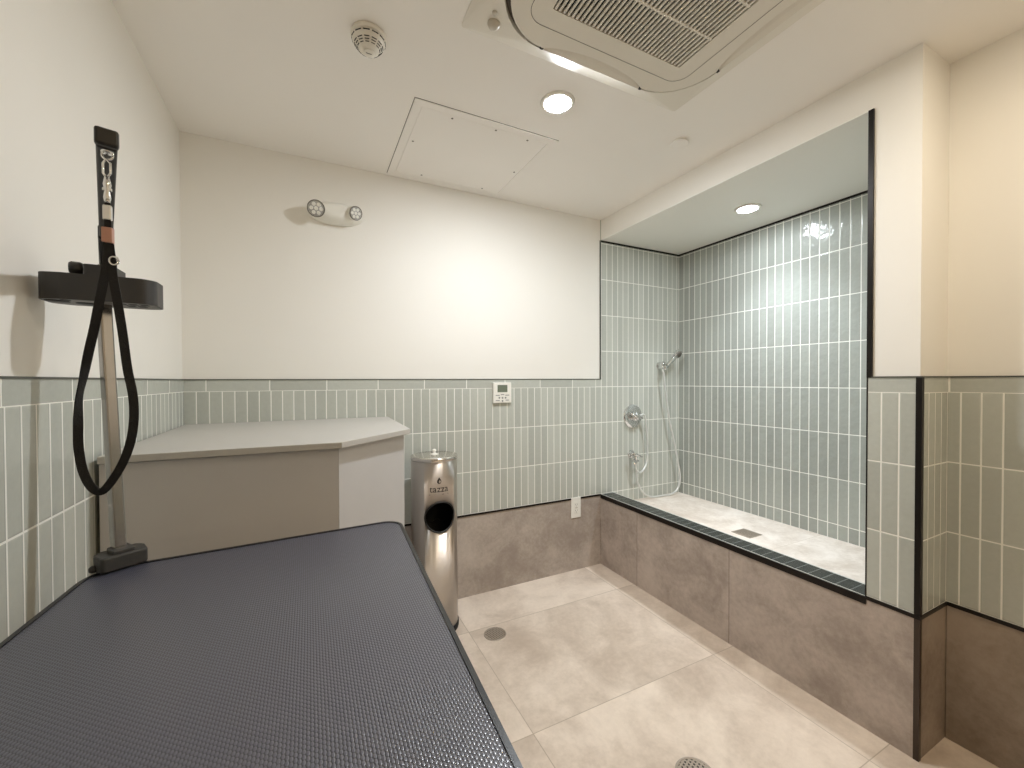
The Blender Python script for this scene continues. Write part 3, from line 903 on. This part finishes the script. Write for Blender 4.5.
def air_conditioner():
    CX, CY = 0.945, 0.810
    t = thing('ceiling_air_conditioner', 'white four-way cassette air conditioner set in the ceiling', 'air conditioner', (CX, CY, H))
    N = 10
    fl = 0.488
    ro, rr = 0.428, 0.20
    outer = rrect(-fl, fl, -fl, fl, 0.012, N)
    rimo = rrect(-ro, ro, -ro + 0.002, ro, rr, N)
    # flange: outer edge on the ceiling, sloping down to the rounded opening
    m = MB()
    V = [[m.bm.verts.new((p[0], p[1], z)) for p in loop] for loop, z in ((outer, 0.0), (outer, -0.0035), (rimo, -0.024), (rimo, 0.0))]
    fs = []
    for A, B in zip(V, V[1:]):
        for i in range(len(A)):
            j = (i + 1) % len(A); fs.append(m.bm.faces.new((A[i], A[j], B[j], B[i])))
    m._fin(fs, M_acw, False)
    # little ledge line at each corner piece
    m.build('flange', None, t)
    # plate above the opening, its dark colour standing for shade in the groove
    MB().prism(rrect(-ro + 0.0005, ro - 0.0005, -ro + 0.0025, ro - 0.0005, rr, N), -0.0065, 0.0005, M_acg).build('outlet_recess', None, t)
    # centre panel with a shallow bite along each side where the louvre shows
    pi_ = 0.413
    rp = 0.19
    half, depth = 0.222, 0.040
    def side_profile(n=22):
        pts = []
        for k in range(n + 1):
            s = -1 + 2 * k / n
            d = depth * (1 - s * s) ** 0.75
            pts.append((s * half, d))
        return pts
    out = []
    for q in range(4):
        A = math.radians(90 * q)
        R = Matrix.Rotation(A, 2)
        # right side running upwards (x = pi_), then the corner
        loc = [(pi_ - d, y) for y, d in side_profile()]
        c = (pi_ - rp, pi_ - rp)
        loc += [(c[0] + rp * math.cos(u), c[1] + rp * math.sin(u)) for u in [math.radians(90 * k / 9) for k in range(0, 10)]]
        for p in loc:
            v = R @ Vector(p); out.append((v.x, v.y))
    gh = 0.268
    # the panel is a slab with a square hole for the grille: build as ring by resampling
    m = MB()
    hole = rrect(-gh - 0.002, gh + 0.002, -gh - 0.002, gh + 0.002, 0.006, 4)
    def resample(loop, n):
        P = [Vector((a, b)) for a, b in loop] 
        res = []
        for k in range(n):
            a = 2 * PI * k / n; d = Vector((math.cos(a), math.sin(a)))
            best = None
            for i in range(len(P)):
                p, q2 = P[i], P[(i + 1) % len(P)]
                e = q2 - p
                den = d.x * e.y - d.y * e.x
                if abs(den) < 1e-12: continue
                tt = (p.x * e.y - p.y * e.x) / den
                ss = (p.x * d.y - p.y * d.x) / den
                if tt > 0 and -1e-6 <= ss <= 1 + 1e-6 and (best is None or tt > best): best = tt
            res.append((d.x * best, d.y * best))
        return res
    n = 240
    O, I = resample(out, n), resample(hole, n)
    ins = [(p[0] * 0.992, p[1] * 0.992) for p in O]
    V = [[m.bm.verts.new((p[0], p[1], z)) for p in loop] for loop, z in ((O, -0.010), (O, -0.033), (ins, -0.036), (I, -0.036), (I, -0.010))]
    fs = []
    for A, B in zip(V, V[1:]):
        for i in range(n):
            j = (i + 1) % n; fs.append(m.bm.faces.new((A[i], A[j], B[j], B[i])))
    m._fin(fs, M_acw, False)
    m.build('centre_panel', None, t)
    # rounded seam line round the grille door
    so = rrect(-0.334, 0.334, -0.334, 0.334, 0.06, N); si = rrect(-0.3325, 0.3325, -0.3325, 0.3325, 0.0585, N)
    MB().ring_prism(so, si, -0.0366, -0.0355, M_acg).build('panel_seam', None, t)
    # grille
    m = MB()
    m.box(-gh, gh, -gh, gh, -0.014, -0.010, M_acd)
    ns = 34
    for k in range(ns):
        x = -gh + (k + 0.5) * 2 * gh / ns
        m.box(x - 0.0034, x + 0.0034, -gh, gh, -0.0352, -0.0292, M_acw)
    for k in (1, 2, 3):
        y = gh - k * 2 * gh / 4
        m.box(-gh, gh, y - 0.0035, y + 0.0035, -0.0356, -0.0290, M_acw)
    m.build('grille', None, t)
    # four curved louvres filling the bites
    for q in range(4):
        R = Matrix.Rotation(math.radians(90 * q), 4, 'Z')
        m = MB()
        prof = side_profile(24)
        rows = []
        for y, d in prof:
            e = pi_ - d + 0.003
            rows.append([(pi_ + 0.004, y, -0.0330), (pi_ - d * 0.5 + 0.003, y, -0.0285), (e, y, -0.0215), (e, y, -0.0185), (pi_ + 0.004, y, -0.0290)])
        VV = [[m.bm.verts.new(R @ Vector(p)) for p in r] for r in rows]
        fs = []
        for A, B in zip(VV, VV[1:]):
            for i in range(5):
                j = (i + 1) % 5; fs.append(m.bm.faces.new((A[i], A[j], B[j], B[i])))
        fs.append(m.bm.faces.new(VV[0])); fs.append(m.bm.faces.new(VV[-1][::-1]))
        m._fin(fs, M_acw, False)
        for s in (-1, 1):
            b4 = set(m.bm.verts)
            m.box(pi_ - 0.004, pi_ + 0.008, s * half - 0.006, s * half + 0.006, -0.034, -0.022, M_acd, 0.001, 1)
            bmesh.ops.transform(m.bm, matrix=R, verts=[v for v in m.bm.verts if v not in b4])
        m.build('louvre', None, t)
    sx, sy = 0.544 - CX, 1.225 - CY
    MB().lathe([(0, -0.0155), (0.020, -0.0155), (0.021, -0.020), (0.017, -0.028), (0.009, -0.032), (0, -0.033)], M_sens, 28, Matrix.Translation((sx, sy, 0))).build('motion_sensor', None, t)
    MB().lathe([(0, -0.013), (0.0085, -0.013), (0.0085, -0.0225), (0, -0.0235)], M_sens, 18, Matrix.Translation((sx - 0.014, sy - 0.040, 0))).build('receiver_window', None, t)
air_conditioner()

# ------------------------------------------------------------------ shower fittings
def shower():
    t = thing('shower_valve', 'round chrome shower mixer valve on the green tiled alcove wall', 'shower valve', (2.218, YB, 1.076))
    MB().lathe([(0, 0), (0.088, 0), (0.090, 0.004), (0.086, 0.009), (0.05, 0.011), (0, 0.011)], M_chrome, 56, frame_mtx((0, 0, 0), (0, -1, 0))).build('wall_plate', None, t)
    MB().lathe([(0, 0.008), (0.036, 0.008), (0.034, 0.040), (0.030, 0.052), (0, 0.054)], M_chrome, 40, frame_mtx((0, 0, 0), (0, -1, 0))).build('valve_body', None, t)
    m = MB().tube([(-0.070, -0.064, 0.026), (-0.02, -0.058, 0.008), (0.03, -0.058, -0.006), (0.045, -0.060, -0.010)], 0.010, M_chrome, 14, radii=[0.008, 0.012, 0.013, 0.010])
    m.lathe([(0, 0.050), (0.024, 0.050), (0.022, 0.068), (0, 0.070)], M_chrome, 28, frame_mtx((0, 0, 0), (0, -1, 0)))
    m.build('lever_handle', None, t)

    t = thing('shower_outlet', 'chrome diverter elbow on the tiles below the shower mixer valve', 'shower outlet', (2.205, YB, 0.785))
    MB().lathe([(0, 0), (0.032, 0), (0.033, 0.004), (0.028, 0.009), (0, 0.010)], M_chrome, 36, frame_mtx((0, 0, 0), (0, -1, 0))).build('wall_flange', None, t)
    m = MB().tube([(0, -0.006, 0), (0, -0.03, 0), (0, -0.052, -0.006)], 0.013, M_chrome, 16)
    m.lathe([(0, -0.026), (0.016, -0.026), (0.017, 0.006), (0.013, 0.026), (0, 0.028)], M_chrome, 24, Matrix.Translation((0, -0.050, -0.012)))
    m.box(-0.026, 0.022, -0.066, -0.036, -0.050, -0.034, M_chrome, 0.004)
    m.build('elbow', None, t)
    MB().tube([(-0.045, -0.056, 0.016), (0.0, -0.066, 0.004), (0.055, -0.060, -0.014)], 0.009, M_chrome, 12, radii=[0.010, 0.012, 0.007]).build('diverter_lever', None, t)

    P = [(2.222, 2.352, 1.070), (2.245, 2.345, 1.086), (2.275, 2.35, 1.090), (2.300, 2.36, 1.069), (2.320, 2.365, 0.984), (2.336, 2.37, 0.852), (2.331, 2.37, 0.737), (2.300, 2.365, 0.678), (2.245, 2.355, 0.650), (2.204, 2.352, 0.680), (2.190, 2.350, 0.728)]
    m = MB().tube(smoothline(P, 6), 0.0068, M_hose, 10)
    m.lathe([(0, 0), (0.010, 0), (0.010, 0.022), (0, 0.022)], M_chrome, 16, Matrix.Translation((2.190, 2.350, 0.716)))
    tag(m.build('supply_hose'), 'short looped metal hose joining the shower valve to the elbow below', 'hose')

    t = thing('shower_holder', 'chrome hand shower bracket on the alcove wall near the tiled corner', 'shower holder', (2.492, YB, 1.462))
    MB().lathe([(0, 0), (0.027, 0), (0.028, 0.004), (0.024, 0.008), (0, 0.009)], M_chrome, 30, frame_mtx((0, 0, 0.006), (0, -1, 0))).build('wall_flange', None, t)
    m = MB().box(-0.018, 0.018, -0.055, -0.006, -0.026, 0.034, M_chrome, 0.008, 3)
    m.lathe([(0.0105, -0.02), (0.0175, -0.02), (0.0185, 0.02), (0.0115, 0.02), (0.0105, -0.02)], M_chrome, 24, frame_mtx((0.0, -0.066, -0.012), (0.62, -0.20, 0.76)), close=False)
    m.build('cradle', None, t)

    t = thing('hand_shower', 'chrome hand shower resting in its wall bracket with a long metal hose', 'hand shower', (2.492, YB - 0.066, 1.45))
    a = Vector((2.492 - 0.012, YB - 0.062, 1.436)); b = Vector((2.583, YB - 0.092, 1.545))
    d = (b - a).normalized()
    m = MB().tube([a, a + d * 0.03, a + d * 0.07, a + d * 0.11, b], 0.011, M_chrome, 18, radii=[0.010, 0.0125, 0.0165, 0.017, 0.015])
    m.move(Matrix.Translation((-2.492, -(YB - 0.066), -1.45))); m.build('handle', None, t)
    m = MB()
    hd = b + d * 0.018
    m.lathe([(0, -0.030), (0.016, -0.028), (0.032, -0.010), (0.036, 0.006), (0.033, 0.012), (0, 0.013)], M_chrome, 32, frame_mtx(hd, (0.05, -0.90, -0.43)))
    m.lathe([(0, 0.0125), (0.027, 0.0125), (0.027, 0.0145), (0, 0.0145)], M_bezel, 28, frame_mtx(hd, (0.05, -0.90, -0.43)))
    m.move(Matrix.Translation((-2.492, -(YB - 0.066), -1.45))); m.build('spray_head', None, t)
    P = [a, a - d * 0.012, (2.478, 2.343, 1.395), (2.492, 2.348, 1.313), (2.518, 2.352, 1.194), (2.553, 2.356, 1.035), (2.600, 2.356, 0.873), (2.643, 2.352, 0.694), (2.668, 2.352, 0.562), (2.640, 2.355, 0.475), (2.57, 2.358, 0.4425), (2.500, 2.362, 0.4418), (2.373, 2.368, 0.4455), (2.285, 2.362, 0.490), (2.228, 2.360, 0.575), (2.216, 2.362, 0.660), (2.216, 2.362, 0.728)]
    m = MB().tube(smoothline(P, 7), 0.0075, M_hose, 10)
    m.move(Matrix.Translation((-2.492, -(YB - 0.066), -1.45))); m.build('hose', None, t)
shower()

# ------------------------------------------------------------------ drains
def floor_drain(x, y, r, label):
    t = thing('floor_drain', label, 'drain', (x, y, 0), math.radians(20))
    MB().lathe([(0, 0.0004), (r * 0.9, 0.0004), (r * 0.9, 0.0008), (0, 0.0008)], M_blk, 36).build('sump', None, t)
    m = MB().lathe([(r * 0.86, 0.0006), (r * 0.86, 0.0034), (r * 0.97, 0.0034), (r, 0.0004)], M_drain, 48, close=False)
    n = 9
    for k in range(n):
        q = -r * 0.86 + (k + 0.5) * 2 * r * 0.86 / n
        L = math.sqrt(max(0, (r * 0.87) ** 2 - q * q))
        w = r * 0.045
        m.box(q - w, q + w, -L, L, 0.0008, 0.0032, M_drain)
        m.box(-L, L, q - w, q + w, 0.0008, 0.0030, M_drain)
    m.build('strainer', None, t)
floor_drain(0.877, 1.988, 0.060, 'round metal floor drain close to the steel bin')
floor_drain(1.175, 0.965, 0.068, 'round metal floor drain in the foreground of the open floor')
t = thing('shower_drain', 'square metal drain set in the raised shower floor', 'drain', (2.336, 1.568, ZF), math.radians(0))
MB().ring_prism([(-.058, -.058), (.058, -.058), (.058, .058), (-.058, .058)], [(-.051, -.051), (.051, -.051), (.051, .051), (-.051, .051)], 0.0003, 0.003, M_drain).build('drain_frame', None, t)
m = MB().box(-0.051, 0.051, -0.051, 0.051, 0.0003, 0.001, M_blk)
for k in range(7):
    q = -0.045 + k * 0.015
    m.box(q - 0.005, q + 0.005, -0.05, 0.05, 0.001, 0.0026, M_drain)
m.build('drain_grate', None, t)

# ------------------------------------------------------------------ camera and view
def camera():
    f, yaw, pitch, roll, cy = 410.2728, 0.4590, -0.01218, -0.0031, 385.734
    F = Vector((math.sin(yaw) * math.cos(pitch), math.cos(yaw) * math.cos(pitch), math.sin(pitch)))
    R = Vector((math.cos(yaw), -math.sin(yaw), 0)); U = R.cross(F)
    R2 = R * math.cos(roll) + U * math.sin(roll); U2 = -R * math.sin(roll) + U * math.cos(roll)
    cd = bpy.data.cameras.new('camera'); co = bpy.data.objects.new('camera', cd); COL.objects.link(co)
    cd.sensor_width = 36.0; cd.lens = f / 1024 * 36.0
    cd.shift_y = (cy - 384) / 1024
    cd.clip_start = 0.02
    co.matrix_world = Matrix(((R2.x, U2.x, -F.x, 0), (R2.y, U2.y, -F.y, 0), (R2.z, U2.z, -F.z, 1.35), (0, 0, 0, 1)))
    scene.camera = co
camera()
w = bpy.data.worlds.new('world'); scene.world = w
w.use_nodes = True
w.node_tree.nodes['Background'].inputs[0].default_value = (0, 0, 0, 1)
w.node_tree.nodes['Background'].inputs[1].default_value = 0.0
vs = scene.view_settings
vs.view_transform = 'Standard'; vs.look = 'None'; vs.gamma = 1.0; vs.use_curve_mapping = False
vs.exposure = 2.02
scene.display_settings.display_device = 'sRGB'
cy = scene.cycles
cy.max_bounces = 14; cy.diffuse_bounces = 9; cy.glossy_bounces = 6
cy.use_denoising = True
cy.sample_clamp_indirect = 6.0
